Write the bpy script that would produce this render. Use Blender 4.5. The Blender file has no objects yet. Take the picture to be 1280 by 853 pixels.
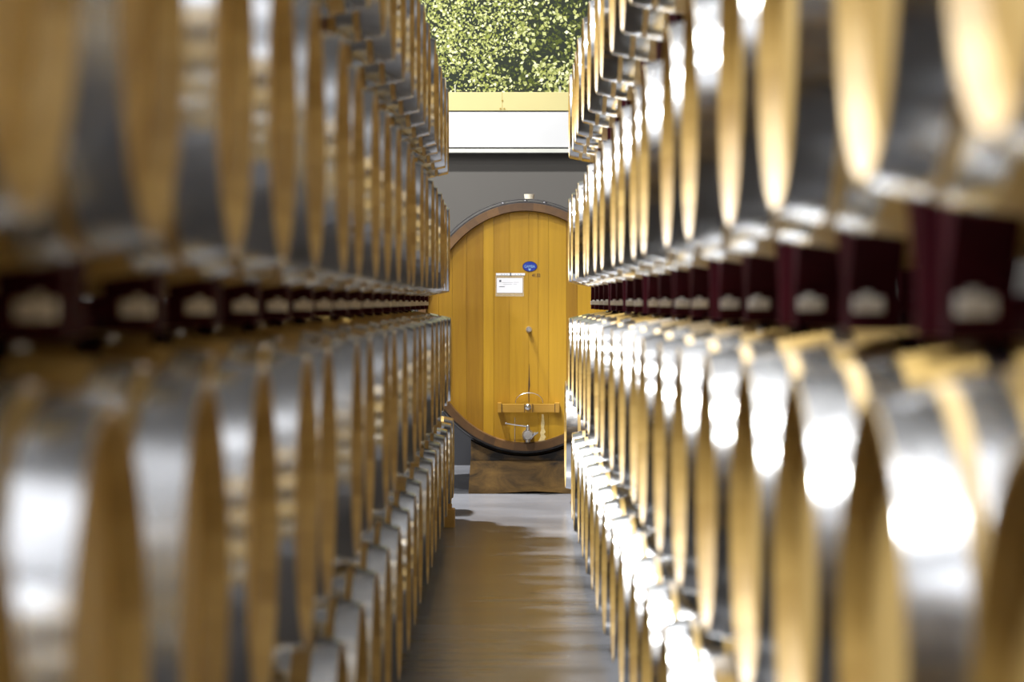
import bpy, bmesh, math, random
from mathutils import Vector, Matrix
PI = math.pi
R = random.Random(11)
SC = bpy.context.scene
COL = SC.collection

# ------------------------------------------------------------------ camera constants
F = 3300.0          # focal length in pixels of a 1280 px wide frame
CH = 1.5            # camera height
VX, VY = 637.0, 378.0   # where the aisle's vanishing point falls in the photograph


def at(px, py, y):
    s = F / y
    return Vector(((px - VX) / s, y, CH - (py - VY) / s))


# ------------------------------------------------------------------ materials
def new_mat(name):
    m = bpy.data.materials.new(name)
    m.use_nodes = True
    nt = m.node_tree
    return m, nt, nt.nodes['Principled BSDF'], nt.links


def node(nt, kind, **kw):
    n = nt.nodes.new(kind)
    for k, v in kw.items():
        setattr(n, k, v)
    return n


def ramp(nt, stops):
    r = node(nt, 'ShaderNodeValToRGB')
    e = r.color_ramp.elements
    e[0].position, e[0].color = stops[0][0], (*stops[0][1], 1)
    e[1].position, e[1].color = stops[-1][0], (*stops[-1][1], 1)
    for p, c in stops[1:-1]:
        x = e.new(p)
        x.color = (*c, 1)
    return r


def wood_mat(name, dark, light, scale, rough=0.55, jitter=0.0, tone_attr=True, contrast=0.35, bump=0.05):
    """Wood: a board tone kept in the 'tone' attribute, broken up by streaky grain along one axis."""
    m, nt, b, L = new_mat(name)
    tc = node(nt, 'ShaderNodeTexCoord')
    mp = node(nt, 'ShaderNodeMapping')
    mp.inputs['Scale'].default_value = scale
    L.new(tc.outputs['Object'], mp.inputs['Vector'])
    nz = node(nt, 'ShaderNodeTexNoise')
    nz.inputs['Scale'].default_value = 1.0
    nz.inputs['Detail'].default_value = 6
    nz.inputs['Roughness'].default_value = 0.65
    nz.inputs['Distortion'].default_value = 0.6
    L.new(mp.outputs['Vector'], nz.inputs['Vector'])
    ma = node(nt, 'ShaderNodeMath', operation='MULTIPLY_ADD')
    ma.inputs[1].default_value = contrast * 2
    ma.inputs[2].default_value = -contrast
    L.new(nz.outputs['Fac'], ma.inputs[0])
    add = node(nt, 'ShaderNodeMath', operation='ADD')
    L.new(ma.outputs[0], add.inputs[0])
    if tone_attr:
        at_ = node(nt, 'ShaderNodeAttribute', attribute_name='tone')
        L.new(at_.outputs['Fac'], add.inputs[1])
    else:
        add.inputs[1].default_value = 0.5
    if jitter:
        oi = node(nt, 'ShaderNodeObjectInfo')
        mj = node(nt, 'ShaderNodeMath', operation='MULTIPLY_ADD')
        mj.inputs[1].default_value = jitter * 2
        mj.inputs[2].default_value = -jitter
        L.new(oi.outputs['Random'], mj.inputs[0])
        a2 = node(nt, 'ShaderNodeMath', operation='ADD')
        L.new(add.outputs[0], a2.inputs[0])
        L.new(mj.outputs[0], a2.inputs[1])
        add = a2
    rp = ramp(nt, [(0.0, dark), (1.0, light)])
    L.new(add.outputs[0], rp.inputs['Fac'])
    L.new(rp.outputs['Color'], b.inputs['Base Color'])
    b.inputs['Roughness'].default_value = rough
    if bump:
        bp = node(nt, 'ShaderNodeBump')
        bp.inputs['Strength'].default_value = bump
        bp.inputs['Distance'].default_value = 0.01
        L.new(nz.outputs['Fac'], bp.inputs['Height'])
        L.new(bp.outputs['Normal'], b.inputs['Normal'])
    return m


def metal_mat(name, col, rough, metallic=1.0, var=0.12, scale=30.0):
    m, nt, b, L = new_mat(name)
    tc = node(nt, 'ShaderNodeTexCoord')
    nz = node(nt, 'ShaderNodeTexNoise')
    nz.inputs['Scale'].default_value = scale
    nz.inputs['Detail'].default_value = 3
    L.new(tc.outputs['Object'], nz.inputs['Vector'])
    rp = ramp(nt, [(0.3, tuple(c * (1 - var) for c in col)), (0.7, tuple(min(1, c * (1 + var)) for c in col))])
    L.new(nz.outputs['Fac'], rp.inputs['Fac'])
    L.new(rp.outputs['Color'], b.inputs['Base Color'])
    mr = node(nt, 'ShaderNodeMapRange')
    mr.inputs['To Min'].default_value = rough * 0.8
    mr.inputs['To Max'].default_value = rough * 1.25
    L.new(nz.outputs['Fac'], mr.inputs['Value'])
    L.new(mr.outputs['Result'], b.inputs['Roughness'])
    b.inputs['Metallic'].default_value = metallic
    return m


def plain_mat(name, col, rough=0.6, var=0.06, scale=4.0, spec=0.5):
    m = metal_mat(name, col, rough, 0.0, var, scale)
    m.node_tree.nodes['Principled BSDF'].inputs['Specular IOR Level'].default_value = spec
    return m


M = {}
M['oak'] = wood_mat('oak_staves', (0.27, 0.16, 0.030), (0.57, 0.40, 0.135), (2.5, 30, 30), 0.5, jitter=0.12)
M['oak_head'] = wood_mat('oak_head', (0.31, 0.185, 0.036), (0.65, 0.465, 0.175), (14, 40, 3), 0.5, jitter=0.14)
M['hoop'] = metal_mat('galvanised_hoop', (0.60, 0.61, 0.62), 0.17, 1.0, 0.10, 18)


def vary_hoops():      # newer and duller zinc from hoop to hoop
    nt = M['hoop'].node_tree
    b, L = nt.nodes['Principled BSDF'], nt.links
    oi = node(nt, 'ShaderNodeObjectInfo')
    src = b.inputs['Base Color'].links[0].from_socket
    mr = node(nt, 'ShaderNodeMapRange')
    mr.inputs['To Min'].default_value = .78
    mr.inputs['To Max'].default_value = 1.16
    L.new(oi.outputs['Random'], mr.inputs['Value'])
    vm = node(nt, 'ShaderNodeVectorMath', operation='SCALE')
    L.new(src, vm.inputs[0])
    L.new(mr.outputs['Result'], vm.inputs['Scale'])
    L.new(vm.outputs[0], b.inputs['Base Color'])
    rs = b.inputs['Roughness'].links[0].from_socket
    ad = node(nt, 'ShaderNodeMath', operation='MULTIPLY_ADD')
    ad.inputs[1].default_value = -.12
    L.new(oi.outputs['Random'], ad.inputs[0])
    a2 = node(nt, 'ShaderNodeMath', operation='ADD')
    a2.inputs[1].default_value = .07
    L.new(rs, a2.inputs[0])
    L.new(a2.outputs[0], ad.inputs[2])
    L.new(ad.outputs[0], b.inputs['Roughness'])


vary_hoops()
M['rack'] = metal_mat('burgundy_paint', (0.035, 0.003, 0.007), 0.7, 0.0, 0.2, 10)
M['rack'].node_tree.nodes['Principled BSDF'].inputs['Specular IOR Level'].default_value = .08
M['zinc'] = metal_mat('zinc_plate', (0.88, 0.86, 0.82), 0.35, 0.2, 0.12, 25)
M['bung'] = plain_mat('silicone_bung', (0.58, 0.55, 0.44), 0.5)
M['cask_head'] = wood_mat('cask_head_wood', (0.15, 0.060, 0.003), (0.45, 0.255, 0.015), (26, 8, 1.3), 0.42, contrast=0.30, bump=0.04)
M['cask_head'].node_tree.nodes['Principled BSDF'].inputs['Specular IOR Level'].default_value = .3
M['cask_stave'] = wood_mat('cask_stave_wood', (0.04, 0.016, 0.003), (0.125, 0.058, 0.012), (20, 2, 20), 0.5)
M['cask_bar'] = wood_mat('cask_bar_wood', (0.24, 0.105, 0.008), (0.50, 0.29, 0.032), (3, 30, 40), 0.45, tone_attr=False)
M['iron'] = metal_mat('black_iron', (0.035, 0.033, 0.035), 0.45, 0.5, 0.3, 20)
M['steel'] = metal_mat('bright_steel', (0.62, 0.62, 0.63), 0.22, 1.0, 0.08, 60)
M['old_wood'] = wood_mat('weathered_block', (0.006, 0.004, 0.003), (0.26, 0.145, 0.035), (3.2, 9, 7), 0.7, tone_attr=True, contrast=1.15, bump=0.4)
M['chock'] = wood_mat('chock_wood', (0.26, 0.14, 0.025), (0.62, 0.38, 0.09), (30, 6, 30), 0.55, tone_attr=False)
M['blue'] = plain_mat('blue_enamel', (0.002, 0.025, 0.27), 0.3)
M['navy'] = plain_mat('dark_blue_rim', (0.004, 0.012, 0.075), 0.3)
M['pale_ink'] = plain_mat('pale_blue_letters', (0.25, 0.42, 0.58), 0.5)
M['brown_ink'] = plain_mat('brown_marker', (0.060, 0.022, 0.006), 0.6)
M['grey_ink'] = plain_mat('grey_print', (0.33, 0.34, 0.37), 0.6)
M['dark_ink'] = plain_mat('dark_print', (0.08, 0.09, 0.11), 0.6)
M['paper'] = plain_mat('white_paper', (0.74, 0.75, 0.79), 0.5, 0.02)
M['stain'] = plain_mat('pale_stain', (0.66, 0.53, 0.25), 0.6, 0.2, 40)
M['crack'] = plain_mat('dark_crack', (0.05, 0.022, 0.004), 0.7)
M['white_board'] = plain_mat('white_fascia', (0.37, 0.37, 0.37), 0.5, 0.02)
M['yellow_board'] = plain_mat('yellow_fascia', (0.345, 0.30, 0.125), 0.5, 0.04, 2)
M['rivet'] = plain_mat('ochre_rivet', (0.20, 0.13, 0.01), 0.4)
M['ledge'] = plain_mat('grey_green_ledge', (0.36, 0.36, 0.32), 0.6)
M['wall'] = plain_mat('grey_plaster', (0.076, 0.071, 0.064), 0.8, 0.04, 1.5, 0.2)
M['side_wall'] = plain_mat('side_plaster', (0.05, 0.05, 0.05), 0.85, 0.05, 1.5, 0.2)
M['white_wall'] = plain_mat('white_plaster', (0.80, 0.81, 0.84), 0.85, 0.03, 1.5, 0.2)
M['dark_paint'] = plain_mat('dark_grey_band', (0.03, 0.03, 0.033), 0.7, 0.05, 1.5, 0.2)
M['ceiling'] = plain_mat('ceiling_paint', (0.24, 0.24, 0.245), 0.9, 0.02, 1.0, 0.2)


def floor_mat():
    m, nt, b, L = new_mat('polished_concrete')
    tc = node(nt, 'ShaderNodeTexCoord')
    nz = node(nt, 'ShaderNodeTexNoise')
    nz.inputs['Scale'].default_value = 1.3
    nz.inputs['Detail'].default_value = 8
    L.new(tc.outputs['Object'], nz.inputs['Vector'])
    rp = ramp(nt, [(0.25, (0.14, 0.143, 0.157)), (0.75, (0.215, 0.22, 0.238))])
    L.new(nz.outputs['Fac'], rp.inputs['Fac'])
    L.new(rp.outputs['Color'], b.inputs['Base Color'])
    mp = node(nt, 'ShaderNodeMapping')
    mp.inputs['Scale'].default_value = (1.5, 9, 1)
    L.new(tc.outputs['Object'], mp.inputs['Vector'])
    n2 = node(nt, 'ShaderNodeTexNoise')
    n2.inputs['Scale'].default_value = 1.0
    n2.inputs['Detail'].default_value = 5
    L.new(mp.outputs['Vector'], n2.inputs['Vector'])
    b.inputs['Specular IOR Level'].default_value = .30
    mr = node(nt, 'ShaderNodeMapRange')
    mr.inputs['To Min'].default_value = 0.16
    mr.inputs['To Max'].default_value = 0.30
    L.new(n2.outputs['Fac'], mr.inputs['Value'])
    L.new(mr.outputs['Result'], b.inputs['Roughness'])
    bp = node(nt, 'ShaderNodeBump')
    bp.inputs['Strength'].default_value = 0.03
    bp.inputs['Distance'].default_value = 0.02
    L.new(n2.outputs['Fac'], bp.inputs['Height'])
    L.new(bp.outputs['Normal'], b.inputs['Normal'])
    return m


M['floor'] = floor_mat()


def mural_mat():
    m, nt, b, L = new_mat('printed_foliage')
    a = node(nt, 'ShaderNodeAttribute', attribute_name='print')
    tc = node(nt, 'ShaderNodeTexCoord')
    nz = node(nt, 'ShaderNodeTexNoise')
    nz.inputs['Scale'].default_value = 55
    nz.inputs['Detail'].default_value = 3
    L.new(tc.outputs['Object'], nz.inputs['Vector'])
    mr = node(nt, 'ShaderNodeMapRange')
    mr.inputs['To Min'].default_value = 0.5
    mr.inputs['To Max'].default_value = 1.15
    L.new(nz.outputs['Fac'], mr.inputs['Value'])
    vm = node(nt, 'ShaderNodeVectorMath', operation='SCALE')
    L.new(a.outputs['Color'], vm.inputs[0])
    L.new(mr.outputs['Result'], vm.inputs['Scale'])
    L.new(vm.outputs[0], b.inputs['Base Color'])
    b.inputs['Roughness'].default_value = 0.8
    b.inputs['Specular IOR Level'].default_value = .05
    return m


M['mural'] = mural_mat()

# ------------------------------------------------------------------ mesh helpers


class MB:
    """Collects shapes for ONE mesh."""

    def __init__(self):
        self.v, self.f, self.t = [], [], []

    def face(self, idx, tone=0.5):
        self.f.append(tuple(idx))
        self.t.append(tone)

    def poly_prism(self, pts, axis, a, b, tone=0.5):
        """pts: 2-D outline (counter-clockwise), extruded from a to b along axis 0/1/2."""
        n, o = len(pts), len(self.v)
        for s in (a, b):
            for p, q in pts:
                c = [p, q]
                c.insert(axis, s)
                self.v.append(tuple(c))
        self.face([o + i for i in reversed(range(n))], tone)
        self.face([o + n + i for i in range(n)], tone)
        for i in range(n):
            j = (i + 1) % n
            self.face([o + i, o + j, o + n + j, o + n + i], tone)
        return self

    def box(self, x0, x1, y0, y1, z0, z1, tone=0.5, c=0.0):
        if c <= 0:
            return self.poly_prism([(x0, y0), (x1, y0), (x1, y1), (x0, y1)], 2, z0, z1, tone)
        bm = bmesh.new()
        bmesh.ops.create_cube(bm, size=1, matrix=Matrix.Translation(((x0 + x1) / 2, (y0 + y1) / 2, (z0 + z1) / 2)) @ Matrix.Diagonal((x1 - x0, y1 - y0, z1 - z0, 1)))
        bmesh.ops.bevel(bm, geom=list(bm.edges), offset=c, segments=2, affect='EDGES', profile=0.5)
        self.from_bm(bm, tone)
        return self

    def from_bm(self, bm, tone=0.5):
        o = len(self.v)
        bm.verts.index_update()
        for v in bm.verts:
            self.v.append(tuple(v.co))
        for f in bm.faces:
            self.face([o + v.index for v in f.verts], tone)
        bm.free()

    def tube(self, pts, r, n=10, cap=True, tone=0.5):
        pts = [Vector(p) for p in pts]
        rs = r if isinstance(r, (list, tuple)) else [r] * len(pts)
        o = len(self.v)
        prev = None
        for i, p in enumerate(pts):
            d = (pts[min(i + 1, len(pts) - 1)] - pts[max(i - 1, 0)]).normalized()
            u = d.orthogonal().normalized() if prev is None else (prev - d * prev.dot(d)).normalized()
            prev = u
            w = d.cross(u)
            for k in range(n):
                a = 2 * PI * k / n
                self.v.append(tuple(p + (u * math.cos(a) + w * math.sin(a)) * rs[i]))
        for i in range(len(pts) - 1):
            for k in range(n):
                j = (k + 1) % n
                self.face([o + i * n + k, o + i * n + j, o + (i + 1) * n + j, o + (i + 1) * n + k], tone)
        if cap:
            self.face([o + k for k in reversed(range(n))], tone)
            self.face([o + (len(pts) - 1) * n + k for k in range(n)], tone)
        return self

    def ball(self, c, r, sc=(1, 1, 1), u=14, v=10):
        bm = bmesh.new()
        bmesh.ops.create_uvsphere(bm, u_segments=u, v_segments=v, radius=r, matrix=Matrix.Translation(c) @ Matrix.Diagonal((*sc, 1)))
        self.from_bm(bm)
        return self

    def build(self, name, mat, parent=None, smooth=None, loc=None):
        me = bpy.data.meshes.new(name)
        me.from_pydata(self.v, [], self.f)
        at_ = me.attributes.new('tone', 'FLOAT', 'FACE')
        at_.data.foreach_set('value', self.t)
        me.materials.append(mat)
        bm = bmesh.new()
        bm.from_mesh(me)
        bmesh.ops.recalc_face_normals(bm, faces=bm.faces)
        bm.to_mesh(me)
        bm.free()
        if smooth:
            me.shade_smooth()
            me.set_sharp_from_angle(angle=math.radians(smooth))
        o = bpy.data.objects.new(name, me)
        COL.objects.link(o)
        if parent:
            o.parent = parent
        if loc:
            o.location = loc
        return o


def tag(o, label=None, cat=None, group=None, kind=None):
    for k, v in (('label', label), ('category', cat), ('group', group), ('kind', kind)):
        if v:
            o[k] = v
    return o


def empty(name, loc, label, cat, group=None):
    o = bpy.data.objects.new(name, None)
    o.empty_display_size = 0.1
    o.location = loc
    COL.objects.link(o)
    return tag(o, label, cat, group)


def copy_tree(o, parent=None):
    """A thing, its parts and their sub-parts."""
    c = o.copy()
    COL.objects.link(c)
    if parent:
        c.parent = parent
    for k in list(o.children):
        copy_tree(k, c)
    return c


# ------------------------------------------------------------------ the setting
Y_BACK = 24.3


def room():
    def b(name, mat, *a):
        return tag(MB().box(*a).build(name, mat), kind='structure')
    b('floor', M['floor'], -6, 6, -5, Y_BACK + .3, -.2, 0)
    b('ceiling', M['ceiling'], -6, 6, -5, Y_BACK + .3, 9, 9.2)
    b('wall_back', M['wall'], -6, 6, Y_BACK, Y_BACK + .25, 0, 9)
    b('wall_left', M['side_wall'], -6.2, -6, -5, Y_BACK + .3, 0, 9)
    b('wall_right', M['side_wall'], 6, 6.2, -5, Y_BACK + .3, 0, 9)
    b('trim_3', M['dark_paint'], -6, 6, Y_BACK - .03, Y_BACK, 0.0005, 1.3)  # dark grey band along the foot of the back wall
    b('trim_2', M['side_wall'], -6, 6, -5, -4.97, 0.0005, 2.4)  # unseen dark panel added to darken the hoops' lower reflections
    b('wall_front', M['white_wall'], -6, 6, -5.2, -5, 0, 9)  # unseen wall, made white for the hoops to reflect


room()

# ------------------------------------------------------------------ wine barrels (axis along x, head towards -x)


def prof(t, h, Rb, rh):
    return Rb - (Rb - rh) * (t / h) ** 2


def lathe_band(mb, prof_pts, n, tones=None, close=True):
    """prof_pts: closed outline of (x, radius); swept round the x axis."""
    o, m = len(mb.v), len(prof_pts)
    for k in range(n):
        a = 2 * PI * k / n
        for x, r in prof_pts:
            mb.v.append((x, r * math.cos(a), r * math.sin(a)))
    for k in range(n):
        k2 = (k + 1) % n
        for i in range(m if close else m - 1):
            j = (i + 1) % m
            mb.face([o + k * m + i, o + k * m + j, o + k2 * m + j, o + k2 * m + i], tones[k] if tones else 0.5)


def plank_disc(mb, x, r, n, back, rr, ry=1.0, tone=lambda k: 0.5, widths=None, thick=0.02):
    """A round (or oval) head made of n planks side by side in y, lying in the plane x."""
    if widths is None:
        widths = [1.0] * n
    tot = sum(widths)
    y = -r
    for k, w in enumerate(widths):
        y0, y1 = y + 0.0006, y + 2 * r * w / tot - 0.0006
        y += 2 * r * w / tot
        y0c, y1c = max(y0, -r * .9995), min(y1, r * .9995)
        up = []
        for i in range(9):
            yy = y0c + (y1c - y0c) * i / 8
            up.append((yy, math.sqrt(max(0, r * r - yy * yy)) * ry))
        pts = up + [(p, -q) for p, q in reversed(up)]
        mb.poly_prism(pts[::-1], 0, x, x + thick * back, tone(k))


def make_barrel(L=0.95, Rb=0.343, rh=0.282, hoops=None, staves=28):
    h = L / 2
    root = None
    # staves: outside curve, chime, inside of the chime, croze
    N = 15
    outer = [(-h + L * i / (N - 1), 0) for i in range(N)]
    outer = [(x, prof(x, h, Rb, rh)) for x, _ in outer]
    outer[0] = (-h, rh - 0.001)
    outer[-1] = (h, rh - 0.001)
    inner = [(h, rh - 0.006), (h - 0.03, rh - 0.020), (h - 0.05, rh - 0.022), (-h + 0.05, rh - 0.022), (-h + 0.03, rh - 0.020), (-h, rh - 0.006)]
    body = MB()
    seg = staves * 2
    tt = [R.uniform(0.25, 0.75) for _ in range(staves)]
    lathe_band(body, outer + inner, seg, [tt[k // 2] for k in range(seg)])
    root = body.build('wine_barrel', M['oak'], smooth=40)
    # heads
    for s in (-1, 1):
        hd = MB()
        tn = [R.uniform(0.3, 0.8) for _ in range(8)]
        plank_disc(hd, s * (h - 0.036), rh - 0.0195, 8, -s, R, tone=lambda k: tn[k], widths=[1.2, .9, 1, 1.1, .8, 1.2, .9, 1.1], thick=0.022)
        hd.build('head', M['oak_head'], root)
    # hoops: (distance of its outer edge from the barrel end, width)
    hoops = hoops or [(0.001, 0.064), (0.086, 0.054), (0.250, 0.042)]
    for s in (-1, 1):
        for d, w in hoops:
            hb = MB()
            xs = [h - d, h - d - w / 2, h - d - w]
            rs = [prof(x, h, Rb, rh) for x in xs]
            pts = [(s * x, r + 0.0032) for x, r in zip(xs, rs)] + [(s * x, r - 0.002) for x, r in reversed(list(zip(xs, rs)))]
            lathe_band(hb, pts, 64)
            for q in (-1, 1):     # two rivets where the ends overlap
                a = 2.2
                rr = rs[1] + 0.003
                hb.ball((s * xs[1] + q * w * .22, rr * math.cos(a), rr * math.sin(a)), 0.0045, u=8, v=6)
            hb.build('hoop', M['hoop'], root, smooth=40)
    bg = MB()
    bg.tube([(0, 0, Rb - 0.01), (0, 0, Rb + 0.012)], [0.022, 0.027], 16)
    bg.build('bung', M['bung'], root, smooth=40)
    return root


XC = 0.405 + 0.475      # barrel centre from the middle of the aisle
PITCH = 0.82      # between the two barrels of one rack
ORD = ['', 'first', 'second', 'third', 'fourth', 'fifth', 'sixth', 'seventh', 'eighth', 'ninth', 'tenth', 'eleventh', 'twelfth',
       'thirteenth', 'fourteenth', 'fifteenth', 'sixteenth', 'seventeenth', 'eighteenth', 'nineteenth', 'twentieth'] + ['twenty-' + w for w in ('first', 'second', 'third', 'fourth', 'fifth', 'sixth', 'seventh', 'eighth', 'ninth')]

TIERS = {
    'left': [('floor tier', .385), ('tier below eye level', 1.11), ('tier above eye level', 1.855), ('top tier', 2.64)],
    'right': [('floor tier', .360), ('tier below eye level', 1.11), ('tier above eye level', 1.920), ('top tier', 2.77)],
}
# where the outer hoops stand in the photograph, in pixels from the vanishing point, far end first


def pairs_from(dxs, first=0):
    ys = [F * .431 / d + .25 for d in dxs]
    out = []
    for a, b in zip(ys[first::2], ys[first + 1::2]):
        out.append((a + b) / 2)
    if (len(ys) - first) % 2:
        out.append(ys[-1] - PITCH / 2)
    else:
        out.append(out[-1] - 1.70)
    out = out[::-1]                     # nearest first, never closer than a rack's length
    for k in range(1, len(out)):
        out[k] = max(out[k], out[k - 1] + 2 * PITCH + .005)
    return [out[0] - 1.7 * k for k in (2, 1)] + out


BL = [79.3, 84.5, 88.7, 93.5, 99.7, 106, 113.2, 121, 130, 141, 155, 171.9, 190.6, 211, 249, 292, 352, 445, 575]
BR = [80.2, 85.1, 90.6, 96, 101.8, 109.5, 118.3, 128.2, 138.9, 150.9, 166.6, 186, 209, 239, 277.7, 333, 401, 543]
AL = [81.6, 86.5, 91, 95.2, 99.7, 106.2, 113.6, 120.2, 128.4, 138, 150.5, 168, 186, 207, 234, 267, 317, 397, 517]
AR = [80.5, 84.6, 89, 92.7, 99.6, 108, 116, 126.5, 139, 153.7, 169.6, 187.4, 217, 253.6, 306, 378.6, 507]
CL = [18.45 - 1.655 * k for k in range(13)][::-1]
CR = [16.85 - 1.706 * k for k in range(12)][::-1]
PAIRS = {'left': [CL, pairs_from(BL), pairs_from(AL), [y - .35 for y in pairs_from(AL)]],
         'right': [CR, pairs_from(BR), pairs_from(AR), [y + .06 for y in pairs_from(AR)]]}


protos = [make_barrel(), make_barrel(), make_barrel(hoops=[(0.001, 0.062), (0.110, 0.046), (0.255, 0.042)])]
used = [False] * 3
SEEN_PAIRS = {}
for side in ('left', 'right'):
    sx = -1 if side == 'left' else 1
    for ti, (tname, zc) in enumerate(TIERS[side]):
        n = 0
        for pi_ in reversed(range(len(PAIRS[side][ti]))):
            for q in (1, -1):
                y = PAIRS[side][ti][pi_] + q * PITCH / 2
                n += 1
                if y < -3:      # the rows run on a little way past the camera and shade the aisle
                    continue
                SEEN_PAIRS.setdefault((side, ti), set()).add(pi_)
                k = 2 if R.random() < .10 else R.randint(0, 1)
                b = protos[k] if not used[k] else copy_tree(protos[k])
                used[k] = True
                b.location = (sx * (XC + R.uniform(-.008, .008)), y + R.uniform(-.002, .002), zc)
                b.rotation_euler = (R.uniform(-.12, .12), 0, (0 if sx > 0 else PI) + R.uniform(-.004, .004))
                for ch in [o for o in bpy.data.objects if o.parent is b and o.name.startswith('head')]:
                    ch.rotation_euler = (R.uniform(0, PI), 0, 0)
                tag(b, f'hooped oak barrel, {side} row, {tname}, {ORD[n]} from the cask end', 'barrel', f'oak barrels in the {side} row, {tname}')

# ------------------------------------------------------------------ burgundy racks
XF = [0.610, 1.150]     # the two frames of a rack, from the aisle's middle
RF = prof(XC - XF[0] - .055, .475, .343, .282) + .004


def make_rack(gap, floor=False, sy=1):
    """Local origin: middle of the pair, at the height where the beam lies on the lower barrels' crests.
    gap: height from there to the centre of the barrels carried."""
    root = empty('barrel_rack', (0, 0, 0), None, None)
    bh = min(0.066, gap - .350)
    hw = PITCH - 0.006
    for X in XF:
        bx = X + (.075 if X < XC else -.075)      # the beam stands behind the saddles
        MB().box(bx - .02, bx + .02, -hw, hw, 0.008, bh, c=.004).build('beam', M['rack'], root)

        def yo(dz):    # half the gap between two barrels, dz below their centres
            return PITCH / 2 - math.sqrt(max(0, RF * RF - dz * dz)) - 0.009
        w = .046
        up = [(w, .008), (w, bh + .02), (yo(.235), gap - .235), (yo(.185), gap - .185), (w, gap - .175), (w, gap - .12)]
        MB().poly_prism(up + [(-a, z) for a, z in reversed(up)], 0, X - .044, X + .044).build('saddle', M['rack'], root)
        for s in (-1, 1):
            e = s * hw
            half = [(e, up[0][1])] + [(e - s * (a - .003), z) for a, z in up] + [(e, up[-1][1])]
            MB().poly_prism(half, 0, X - .044, X + .044).build('saddle', M['rack'], root)
    for y in (-.72, 0, .72):
        MB().box(XF[0] + .056, XF[1] - .056, y - .03, y + .03, .026, bh - .002, c=.004).build('cross_tube', M['rack'], root)
    if not floor:
        for y in (sy * (-PITCH / 2 + .24), sy * (PITCH / 2 + .24)):
            zt, zb = bh - .002, bh - .027
            MB().box(XF[0] - .004, XF[0] + .056, y - .012, y + .012, zb + .001, zt - .001, c=.002).build('tie_tube', M['rack'], root)
            cap = MB().box(XF[0] - .052, XF[0] - .004, y - .013, y + .013, zb, zt, c=.002).build('tube_end', M['zinc'], root)
            MB().tube([(XF[0] - .03, y, zt - .001), (XF[0] - .03, y, zt + .008)], .008, 6).build('bolt', M['zinc'], cap)
    return root


GAPS = ['on the floor under the barrels', 'just above the floor tier', 'at eye level', 'under the top tier']
for side in ('left', 'right'):
    sx = -1 if side == 'left' else 1
    T = TIERS[side]
    for g in range(4):
        z0 = 0.0 if g == 0 else T[g - 1][1] + RF
        proto = None
        keep = SEEN_PAIRS.get((side, g), set())
        n = 0
        for pi_ in reversed(range(len(PAIRS[side][g]))):
            n += 1
            if pi_ not in keep:
                continue
            if proto is None:
                proto = r = make_rack(T[g][1] - z0, g == 0, sx)
            else:
                r = copy_tree(proto)
            # turned round on the other side of the aisle
            r.rotation_euler = (0, 0, 0 if sx > 0 else PI)
            r.location = (0, PAIRS[side][g][pi_], z0)
            tag(r, f'burgundy rack {GAPS[g]}, {side} row, {ORD[n]} from the cask end', 'rack', f'barrel racks {GAPS[g]}, {side} row')

# the larger barrel that closes the right row
ton = make_barrel(L=1.0, Rb=.455, rh=.398, hoops=[(0.001, 0.08), (0.105, 0.06), (0.27, 0.05)], staves=34)
ton.name = 'large_barrel'
ton.location = (.415 + .50, 19.70, .515)
tag(ton, 'large oak barrel on the floor behind the right row, beside the big golden cask', 'barrel')
for X in (.635, 1.195):
    rr = prof(.915 - X, .5, .455, .398)
    for s in (-1, 1):
        c0, c1 = .13, .30
        pts = [(s * c1, 0), (s * c1, .515 - math.sqrt(rr ** 2 - c1 ** 2) - .010), (s * (c0 + c1) / 2, .515 - math.sqrt(rr ** 2 - ((c0 + c1) / 2) ** 2) - .012), (s * c0, .515 - math.sqrt(rr ** 2 - c0 ** 2) - .010), (s * c0, 0)]
        w = MB().poly_prism(pts if s > 0 else pts[::-1], 0, X - .04, X + .04).build('wooden_wedge', M['chock'], loc=(0, 19.70, 0))
        tag(w, 'wooden wedge under the large oak barrel, %s side, %s' % ('camera' if s < 0 else 'cask', 'aisle end' if X < 1 else 'far end'), 'wedge', 'wedges under the large barrel')

# timber chock at the foot of the left row's last barrel
ck = MB()
ck.box(-.445, -.365, 17.55, 17.70, 0, .122, c=.006)
ck = ck.build('timber_block', M['chock'])
tag(ck, 'yellow timber block on the floor at the cask end of the left row', 'block')
wg = MB().poly_prism([(17.57, .122), (17.68, .122), (17.68, .15), (17.57, .158)], 0, -.435, -.385).build('wedge', M['chock'], ck)

# ------------------------------------------------------------------ the big oval cask
YC = 20.61           # plane of its rim
CX, CZ = (657 - VX) * YC / F, CH - (409 - VY) * YC / F
CA, CB = 0.845, 0.968     # half width and half height of the rim
DEP = 1.9


def oval_sweep(mb, prof_pts, n, tones=None, close=True):
    """prof_pts: (depth, offset, scale): an oval ring at that depth, radius = half axis * scale + offset."""
    o, m = len(mb.v), len(prof_pts)
    for k in range(n):
        a = 2 * PI * k / n
        ca, sa = math.cos(a), math.sin(a)
        for d, off, s in prof_pts:
            mb.v.append(((CA * s + off) * ca, d, (CB * s + off) * sa))
    for k in range(n):
        k2 = (k + 1) % n
        for i in range(m if close else m - 1):
            j = (i + 1) % m
            mb.face([o + k * m + i, o + k * m + j, o + k2 * m + j, o + k2 * m + i], tones[k] if tones else 0.5)


def cs(d):
    return 1 + .055 * (1 - ((d - DEP / 2) / (DEP / 2)) ** 2)


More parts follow.
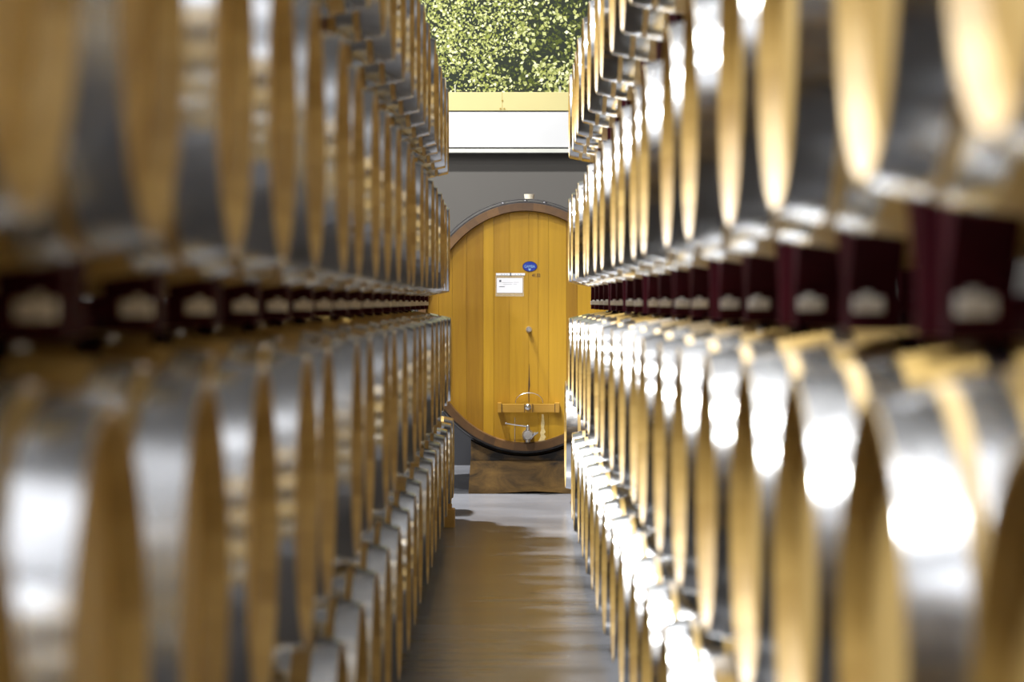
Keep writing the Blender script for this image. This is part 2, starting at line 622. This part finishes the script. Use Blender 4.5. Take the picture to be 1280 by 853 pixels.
def make_cask(x, y, label, full=True):
    root = MB()
    n = 168
    tones = []
    while len(tones) < n:
        t = R.uniform(.15, .85)
        tones += [t] * R.choice((2, 3, 3))
    pts = [(d, 0, cs(d)) for d in [DEP * i / 12 for i in range(13)]]
    pts += [(DEP, -.058, 1), (DEP - .08, -.066, 1), (.08, -.066, 1), (0, -.058, 1)]
    oval_sweep(root, pts, n, tones[:n])
    root = root.build('oval_cask', M['cask_stave'], smooth=35, loc=(x, y, CZ))
    tag(root, label, 'cask')
    # front head: planks measured off the photograph
    hx, hz = CA - .060, CB - .060
    edges = [-hx, -.68, -.575, -.4625, -.331, -.25, -.125, .025, .10, .181, .319, .406, .55, .70, hx]
    tone = [.46, .50, .42, .34, .80, .56, .70, .74, .80, .86, .36, .80, .74, .66]
    hd = MB()
    for k in range(len(edges) - 1):
        y0, y1 = edges[k] + .0008, edges[k + 1] - .0008
        up = []
        for i in range(13):
            yy = y0 + (y1 - y0) * i / 12
            up.append((yy, hz * math.sqrt(max(0, 1 - (yy / hx) ** 2))))
        out = up + [(p, -q) for p, q in reversed(up)]
        hd.poly_prism(out, 1, .066, .11, tone[k])
    hd.build('head', M['cask_head'], root)
    hb = MB()
    ring = [(hx * math.cos(2 * PI * i / 96), hz * math.sin(2 * PI * i / 96)) for i in range(96)]
    hb.poly_prism(ring, 1, DEP - .11, DEP - .066, .5)
    hb.build('head', M['cask_head'], root)
    for d, w in ((.012, .075), (.13, .07), (.42, .07), (DEP - .49, .07), (DEP - .20, .07), (DEP - .087, .075)):
        h_ = MB()
        oval_sweep(h_, [(d, .013, cs(d)), (d + w / 2, .013, cs(d + w / 2)), (d + w, .013, cs(d + w)), (d + w, -.002, cs(d + w)), (d, -.002, cs(d))], 120)
        if full and d < .1:
            for a in (1.395, 1.57, 1.775):
                h_.ball(((CA + .013) * math.cos(a) * cs(d), d + w / 2, (CB + .013) * math.sin(a) * cs(d)), .016, (1.3, 1, .9))
        h_.build('hoop', M['iron'], root, smooth=35)
    bz = CB * cs(DEP / 2)
    MB().tube([(.035, DEP / 2, bz - .02), (.035, DEP / 2, bz + .035), (.035, DEP / 2, bz + .055)], [.036, .040, .043], 20).build('bung', M['bung'], root, smooth=40)
    return root


cask = make_cask(CX, YC, 'big golden oval cask with blue plaque and tap at the end of the aisle')


def hp(px, py, d=0.0):
    """A spot on the cask's front head (local coordinates), d metres in front of it."""
    p = at(px, py, YC + .066 - d)
    return Vector((p.x - CX, .066 - d, p.z - CZ))


S = (YC + .066) / F     # metres per photograph pixel at the head


def flat(mb, pts, d0, d1):
    """Outline of photograph positions on the head, from d0 to d1 metres in front of it."""
    q = [hp(px, py) for px, py in pts]
    mb.poly_prism([(p.x, p.z) for p in q], 1, .066 - d0, .066 - d1)


def text(body, size, loc, mat, parent, name, sx=1.0, bold=0.0):
    c = bpy.data.curves.new(name, 'FONT')
    c.body = body
    c.size = size
    c.align_x, c.align_y = 'CENTER', 'CENTER'
    c.extrude = 0.0004
    c.offset = size * bold
    tmp = bpy.data.objects.new(name, c)
    COL.objects.link(tmp)
    me = bpy.data.meshes.new_from_object(tmp.evaluated_get(bpy.context.evaluated_depsgraph_get()))
    bpy.data.objects.remove(tmp)
    me.name = name
    me.materials.clear()
    me.materials.append(mat)
    o = bpy.data.objects.new(name, me)
    COL.objects.link(o)
    o.parent = parent
    o.location = loc
    o.rotation_euler = (PI / 2, 0, 0)
    o.scale = (sx, 1, 1)
    return o


# blue oval plaque
pl = MB()
flat(pl, [(662.3 + 9.2 * math.cos(2 * PI * i / 48), 333.3 - 6.4 * math.sin(2 * PI * i / 48)) for i in range(48)], 0, .006)
plaque = pl.build('plaque', M['navy'], cask)
tag(plaque, 'blue oval enamel plaque')
pf = MB()
flat(pf, [(662.3 + 8.6 * math.cos(2 * PI * i / 48), 333.3 - 5.8 * math.sin(2 * PI * i / 48)) for i in range(48)], .006, .0075)
pf.build('plaque_face', M['blue'], plaque)
text('GAMBA', 5.0 * S, hp(662.0, 333.4, .0082), M['pale_ink'], plaque, 'plaque_lettering', 0.78)
em = MB()
flat(em, [(660.4, 335.9), (660.4, 337.0), (661.4, 337.6), (661.8, 339.0), (662.3, 339.0), (662.8, 337.6), (663.6, 337.0), (663.6, 335.9)], .0075, .0085)
em.build('plaque_emblem', M['pale_ink'], plaque)
text('41.52', 5.6 * S, hp(670.3, 344.6, .0006), M['brown_ink'], cask, 'marker_lettering', 0.85, .035)

# sampling pin
sp = MB()
sp.tube([hp(661, 412, 0), hp(661, 412, .012)], 3.6 * S, 20)
sp.tube([hp(661, 412, .012), hp(661, 412, .07)], 2.0 * S, 16)
sp.tube([hp(661, 412, .07), hp(661, 412, .085)], [2.7 * S, 2.2 * S], 16)
sp.build('sampling_pin', M['steel'], cask, smooth=40)

# crossbar with its end plates, bolt and wire bail
bar = MB()
flat(bar, [(623, 505), (623, 515), (698, 515), (698, 505)], .03, .085)
for a, b in ((622.2, 626.6), (693.4, 699)):
    flat(bar, [(a, 503.6), (a, 515.3), (b, 515.3), (b, 503.6)], .0, .088)
bar_o = bar.build('crossbar', M['cask_bar'], cask)
cp = MB()
flat(cp, [(655.4, 504.2), (655.4, 515.4), (665.6, 515.4), (665.6, 504.2)], .08, .094)
cp.build('centre_plate', M['cask_bar'], bar_o)
sl = MB()
for a, d in ((626.8, .089), (655.2, .0955), (665.2, .0955), (693.0, .089)):
    flat(sl, [(a, 504.6), (a, 515), (a + .8, 515), (a + .8, 504.6)], .08, d)
sl.build('joint', M['crack'], bar_o)
bo = MB()
bo.tube([hp(660, 509, .09), hp(660, 509, .102)], 4.0 * S, 20)
bo.ball(hp(660, 509, .104), 3.7 * S, (1, .6, 1))
bo.build('bolt', M['steel'], bar_o, smooth=40)
wr = MB()
wr.tube([hp(661.5 - 17 * math.cos(PI * i / 24), 504 - 12.6 * math.sin(PI * i / 24) ** .9, .05) for i in range(25)], .0035, 8)
wr.build('wire_bail', M['steel'], bar_o, smooth=60)

# tap
tp = MB()
c = (659.7, 544)
tp.tube([hp(*c, 0), hp(*c, .02)], 7.0 * S, 24)
tp.tube([hp(*c, .02), hp(*c, .06)], 4.4 * S, 20)
tp.tube([hp(*c, .06), hp(*c, .075), hp(*c, .12), hp(*c, .135)], [5.0 * S, 6.2 * S, 6.2 * S, 5.4 * S], 24)
tp.tube([hp(*c, .135), hp(*c, .142)], 4.0 * S, 20)
tp.tube([hp(c[0], 541, .095), hp(c[0] + .2, 533, .095)], [3.0 * S, 2.2 * S], 14)
tp.tube([hp(c[0], 548, .095), hp(c[0], 553.5, .1)], [3.6 * S, 3.0 * S], 16)
tap = tp.build('tap', M['steel'], cask, smooth=40)
th = MB()
th.tube([hp(660.5, 533.6, .095), hp(646, 531.7, .10), hp(633, 529.6, .105)], [1.15 * S, .85 * S, .8 * S], 10)
th.ball(hp(632.6, 529.5, .105), 1.25 * S)
th.ball(hp(660, 533.6, .095), 2.3 * S)
th.build('tap_handle', M['steel'], tap, smooth=50)
tl = MB()
tl.tube([hp(664, 548, .10), hp(667, 544.5, .11), hp(668.6, 540.5, .11)], 1.1 * S, 8)
tl.tube([hp(667, 544.5, .11), hp(670, 542.5, .11), hp(672.4, 540.6, .11)], 1.0 * S, 8)
tl.build('tap_lever', M['steel'], tap, smooth=50)
dr = MB()
dr.tube([hp(643.6, 522, .012), hp(643.4, 540, .012), hp(643.4, 553, .012)], .0028, 8)
dr.build('hanging_wire', M['steel'], cask, smooth=60)
# stains and the crack in the head
st = MB()
edge_l = [(677.2, 518), (676.9, 526), (676.2, 531), (676.6, 537), (675.2, 541), (676.0, 545), (674.4, 549), (671.5, 553.4)]
edge_r = [(684, 552.8), (680.4, 549.5), (682.6, 546.5), (679.9, 543), (682.0, 540.4), (680.0, 536), (680.6, 529), (679.4, 518)]
flat(st, edge_l + edge_r, 0, .0012)
st.build('drip_stain', M['stain'], cask)
ss = MB()
lo = [(689, 553.4), (698, 551.2), (707, 548.4), (713, 546.0)]
flat(ss, lo + [(x, y - 1.3) for x, y in reversed(lo)], 0, .004)
ss.build('drip_stain', M['stain'], cask)
ckm = MB()
flat(ckm, [(661.2, 455), (660.9, 470), (660.4, 480), (660.2, 490), (660.6, 500), (660.9, 504), (661.6, 504), (661.6, 490), (662.6, 482), (661.9, 470), (661.5, 455)], 0, .0008)
ckm.build('crack', M['crack'], cask)

# notice hung on the cask
nt_ = empty('notice', cask.location + hp(637, 356, 0), 'white paper notice in a clear sleeve pinned to the golden cask', 'notice')
NB = cask.location - nt_.location


def nflat(name, mat, pts, d0, d1, parent=nt_):
    mb = MB()
    q = [hp(px, py) + NB for px, py in pts]
    mb.poly_prism([(p.x, p.z) for p in q], 1, .066 - d0 + NB.y, .066 - d1 + NB.y)
    return mb.build(name, mat, parent)


def rect(a, b, c, d):
    return [(a, b), (a, d), (c, d), (c, b)]


m_, t_, b_, L_ = new_mat('clear_sleeve')
b_.inputs['Base Color'].default_value = (.7, .62, .45, 1)
b_.inputs['Roughness'].default_value = .2
b_.inputs['Alpha'].default_value = .28
M['sleeve'] = m_
pp = nflat('paper', M['paper'], rect(621, 347.8, 653.2, 366.2), .0022, .003)
nflat('sleeve', M['sleeve'], rect(619.4, 344.6, 654.8, 370.8), .0004, .0018)
strip_ = nflat('hanging_strip', M['paper'], rect(620, 341.6, 656.2, 344.4), .0024, .0055)
for a in (626.5, 630, 633.2, 643.5, 647, 650.2):
    nflat('strip_mark', M['grey_ink'], rect(a, 342.7, a + 1.4, 343.7), .0055, .0059, strip_)
nflat('clip', M['dark_ink'], rect(637.4, 341.2, 639, 344.8), .0055, .0075, strip_)
nflat('emblem', M['dark_ink'], rect(624, 350.2, 626.6, 352.8), .003, .0034, pp)
for a, b, y in ((627.5, 641, 353.2), (642, 648.6, 352.9), (629, 640, 355.3), (642, 646, 355.1)):
    nflat('print_line', M['grey_ink'], rect(a, y, b, y + .45), .003, .0033, pp)
nflat('print_line', M['dark_ink'], rect(624, 358.2, 631, 359.0), .003, .0033, pp)

# cradle under the cask: a rough block with a saddle on it


def cradle(name, y0, y1, label):
    blk = MB()
    x0, x1 = (586 - VX) * YC / F - CX, (728 - VX) * YC / F - CX
    zt = .255
    nseg = 26
    # lower block, a little irregular along its bottom and ends
    pts = [(x0 - .005, 0), (x0 + .20, .0), (x0 + .38, .012), (x0 + .52, .018), (x0 + .66, .01), (x1 - .12, 0), (x1 + .01, 0), (x1, .12), (x1 - .01, zt), (x0 + .012, zt), (x0 + .004, .14)]
    blk.poly_prism(pts, 1, y0, y1, .50)
    root = blk.build(name, M['old_wood'], loc=(CX, 0, 0))
    tag(root, label, 'cradle')
    sd = MB()
    up = []
    for i in range(nseg + 1):
        x = x0 + .015 + (x1 - x0 - .03) * i / nseg
        zz = CZ - (CB * cs(min(y1 - YC, max(y0 - YC, DEP / 2))) + .020) * math.sqrt(1 - (x / (CA * cs(min(y1 - YC, max(y0 - YC, DEP / 2))) + .020)) ** 2)
        up.append((x, zz))
    out = [(up[-1][0], zt + .001), up[-1]] + up[-2:0:-1] + [up[0], (up[0][0], zt + .001)]
    sd.poly_prism(out[::-1], 1, y0 + .01, y1, .22)
    sd.build('saddle', M['old_wood'], root)


cradle('cask_cradle', YC + .08, YC + .30, 'dark rough timber cradle under the front of the golden cask')
cradle('cask_cradle', YC + DEP - .35, YC + DEP - .15, 'dark timber cradle under the back of the golden cask')

# ------------------------------------------------------------------ fascia and foliage mural on the back wall
YW = Y_BACK - .10
mu = empty('mural', at(637, 115, YW) + Vector((0, .1, 0)), 'printed mural of green vine leaves above the yellow board on the back wall', 'mural')


def board(name, mat, label, x0, x1, p0, p1, th, cat, y=YW):
    z1, z0 = at(0, p0, y).z, at(0, p1, y).z
    o = MB().box(x0, x1, y, Y_BACK - .0005, z0, z1, c=.003).build(name, mat)
    return tag(o, label, cat)


yb = board('yellow_board', M['yellow_board'], 'pale yellow board along the bottom of the leaf mural', -3.2, 3.4, 115.2, 138.4, 0, 'board', YW - .012)
rv = MB()
for px, py in ((628, 126), (625.6, 136), (630.4, 136)):
    p = at(px, py, YW - .012)
    rv.tube([(p.x, p.y + .001, p.z), (p.x, p.y - .004, p.z)], .009, 12)
rv.build('rivet', M['rivet'], yb)
sj = MB()
p = at(627.8, 115.2, YW - .012)
q = at(627.8, 138.4, YW - .012)
sj.box(p.x - .002, p.x + .002, p.y - .001, p.y + .001, q.z + .004, p.z - .004)
sj.build('seam', M['rivet'], yb)
board('white_board', M['white_board'], 'long white board under the yellow board on the back wall', -3.2, 3.4, 139.6, 184.2, 0, 'board')
lz1, lz0 = at(0, 186.0, YW - .03).z, at(0, 191.0, YW - .03).z
tag(MB().box(-3.2, 3.4, YW - .03, Y_BACK - .0005, lz0, lz1, c=.003).build('trim_1', M['ledge']), kind='structure')  # thin ledge under the white board


def mural_print():
    x0, x1 = -2.2, 2.3
    z0 = at(0, 115.2, YW).z
    z1 = z0 + 1.5
    verts, faces, cols = [], [], []
    y = YW + .045
    o = mu.location

    def quad(pts, yy, col):
        k = len(verts)
        for px_, pz in pts:
            verts.append((px_ - o.x, yy - o.y, pz - o.z))
        faces.append(tuple(range(k, k + len(pts))))
        cols.append(col)
    rr = random.Random(5)
    quad([(x0, z0), (x1, z0), (x1, z1), (x0, z1)], y, (.022, .026, .018))

    def shade(x, z):   # how deep in the printed hedge: more gaps on the right of the picture
        s = math.sin(x * 5.1 + 1.3 * math.sin(z * 4)) * .5 + math.sin(x * 11 + z * 9) * .3 + math.sin(z * 14 - x * 5) * .25
        return s + (1.1 * (x - .05) if x > -.3 else -.35)
    N = 22000
    for i in range(N):
        x, z = rr.uniform(x0, x1), rr.uniform(z0, z1)
        layer = i / N
        sdp = shade(x, z)
        if z < z0 + .16 and x < -.33 and rr.random() < .6:
            continue
        if sdp > .3 and layer > .3 and rr.random() < min(.93, .35 + .55 * sdp):
            continue
        v = rr.random()
        if layer < .40:
            col = (.035 + .04 * v, .044 + .045 * v, .018)
            if sdp < 0:
                col = (.11 + .09 * v, .13 + .09 * v, .04)
        elif layer < .80:
            col = (.16 + .18 * v, .18 + .17 * v, .055 + .06 * v)
        else:
            col = (.34 + .38 * v * v, .36 + .36 * v * v, .14 + .28 * v * v)
        r = rr.uniform(.009, .026) * (1.15 if x > .1 else .85)
        a = rr.uniform(0, 2 * PI)
        el = rr.uniform(.35, .9)
        pts = []
        for k, rad in enumerate((1, .62, .85, .55, .9, .62, .85, .6)):
            t = 2 * PI * k / 8
            ux, uz = math.cos(t) * r * rad, math.sin(t) * r * rad * el
            px_, pz = x + ux * math.cos(a) - uz * math.sin(a), z + ux * math.sin(a) + uz * math.cos(a)
            pts.append((min(max(px_, x0), x1), min(max(pz, z0), z1)))
        quad(pts, y - .0002 - .002 * layer, col)
    for px_, w, hgt in ((549.5, .008, 16), (556, .010, 18), (568.6, .006, 10), (700, .010, 8), (714, .012, 9)):
        p_ = at(px_, 115, YW)
        quad([(p_.x - w, z0), (p_.x + w, z0), (p_.x + w, z0 + hgt * YW / F), (p_.x - w, z0 + hgt * YW / F)], y - .0024, (.36, .36, .27))
    me = bpy.data.meshes.new('print')
    me.from_pydata(verts, [], faces)
    ca = me.attributes.new('print', 'FLOAT_COLOR', 'FACE')
    for i, c_ in enumerate(cols):
        ca.data[i].color = (*c_, 1)
    me.materials.append(M['mural'])
    ob = bpy.data.objects.new('print', me)
    COL.objects.link(ob)
    ob.parent = mu
    MB().box(x0 - o.x, x1 - o.x, y + .001 - o.y, Y_BACK - .0005 - o.y, z0 + .001 - o.z, z1 - o.z).build('backing_panel', M['white_board'], mu)


mural_print()

# ------------------------------------------------------------------ light: a row of ceiling lamps, plus added uplights and washes
def lamp(x, y, z, power, size=.7, col=(1, .97, .92), rot=(0, 0, 0), sy=None):
    d = bpy.data.lights.new('ceiling_lamp', 'AREA')
    d.shape = 'RECTANGLE' if sy else 'DISK'
    d.size = size
    if sy:
        d.size_y = sy
    d.energy = power
    d.color = col
    o = bpy.data.objects.new('ceiling_lamp', d)
    o.location = (x, y, z)
    o.rotation_euler = rot
    COL.objects.link(o)


for y, pw in ((-.2, 700), (3.4, 800), (7.2, 740), (10.8, 740), (14.4, 830), (17.4, 300), (20.1, 2200)):
    lamp(-2.1, y, 8.2, pw, .45, (1, 1, 1))
# uplights added over both rows so the hoops reflect a brighter ceiling
lamp(-2.0, 10.5, 8.3, 350, 1.0, (1, 1, 1), (PI, 0, 0), 20)
lamp(2.2, 10.5, 8.55, 150, .3, (1, 1, 1), (PI, 0, 0), 20)
# behind the camera: washes added so near hoops reflect a bright wall and ceiling
for x in (-3, 0, 3):
    lamp(x, -1.6, 7.4, 190, .4, (.97, .98, 1), (-math.radians(80), 0, 0))
lamp(0, -.4, 8.0, 800, 4, (.97, .98, 1), (PI, 0, 0), 6)

w = bpy.data.worlds.new('World')
SC.world = w
w.use_nodes = True
w.node_tree.nodes['Background'].inputs['Color'].default_value = (.8, .85, 1, 1)
w.node_tree.nodes['Background'].inputs['Strength'].default_value = .01

# ------------------------------------------------------------------ camera
cd = bpy.data.cameras.new('Camera')
cd.sensor_width = 36
cd.sensor_fit = 'HORIZONTAL'
cd.lens = 36 * F / 1280
cd.shift_x = (640 - VX) / 1280
cd.shift_y = -(426.5 - VY) / 1280
cd.clip_start = .05
cd.dof.use_dof = True
cd.dof.focus_distance = 20.6
cd.dof.aperture_fstop = 2.8
cam = bpy.data.objects.new('Camera', cd)
cam.location = (0, 0, CH)
cam.rotation_euler = (PI / 2, 0, 0)
COL.objects.link(cam)
SC.camera = cam

vs = SC.view_settings
vs.view_transform = 'Standard'
vs.look = 'None'
vs.gamma = 1
vs.use_curve_mapping = False
vs.exposure = -0.2
SC.cycles.use_denoising = True
SC.cycles.max_bounces = 10
SC.cycles.sample_clamp_indirect = 6
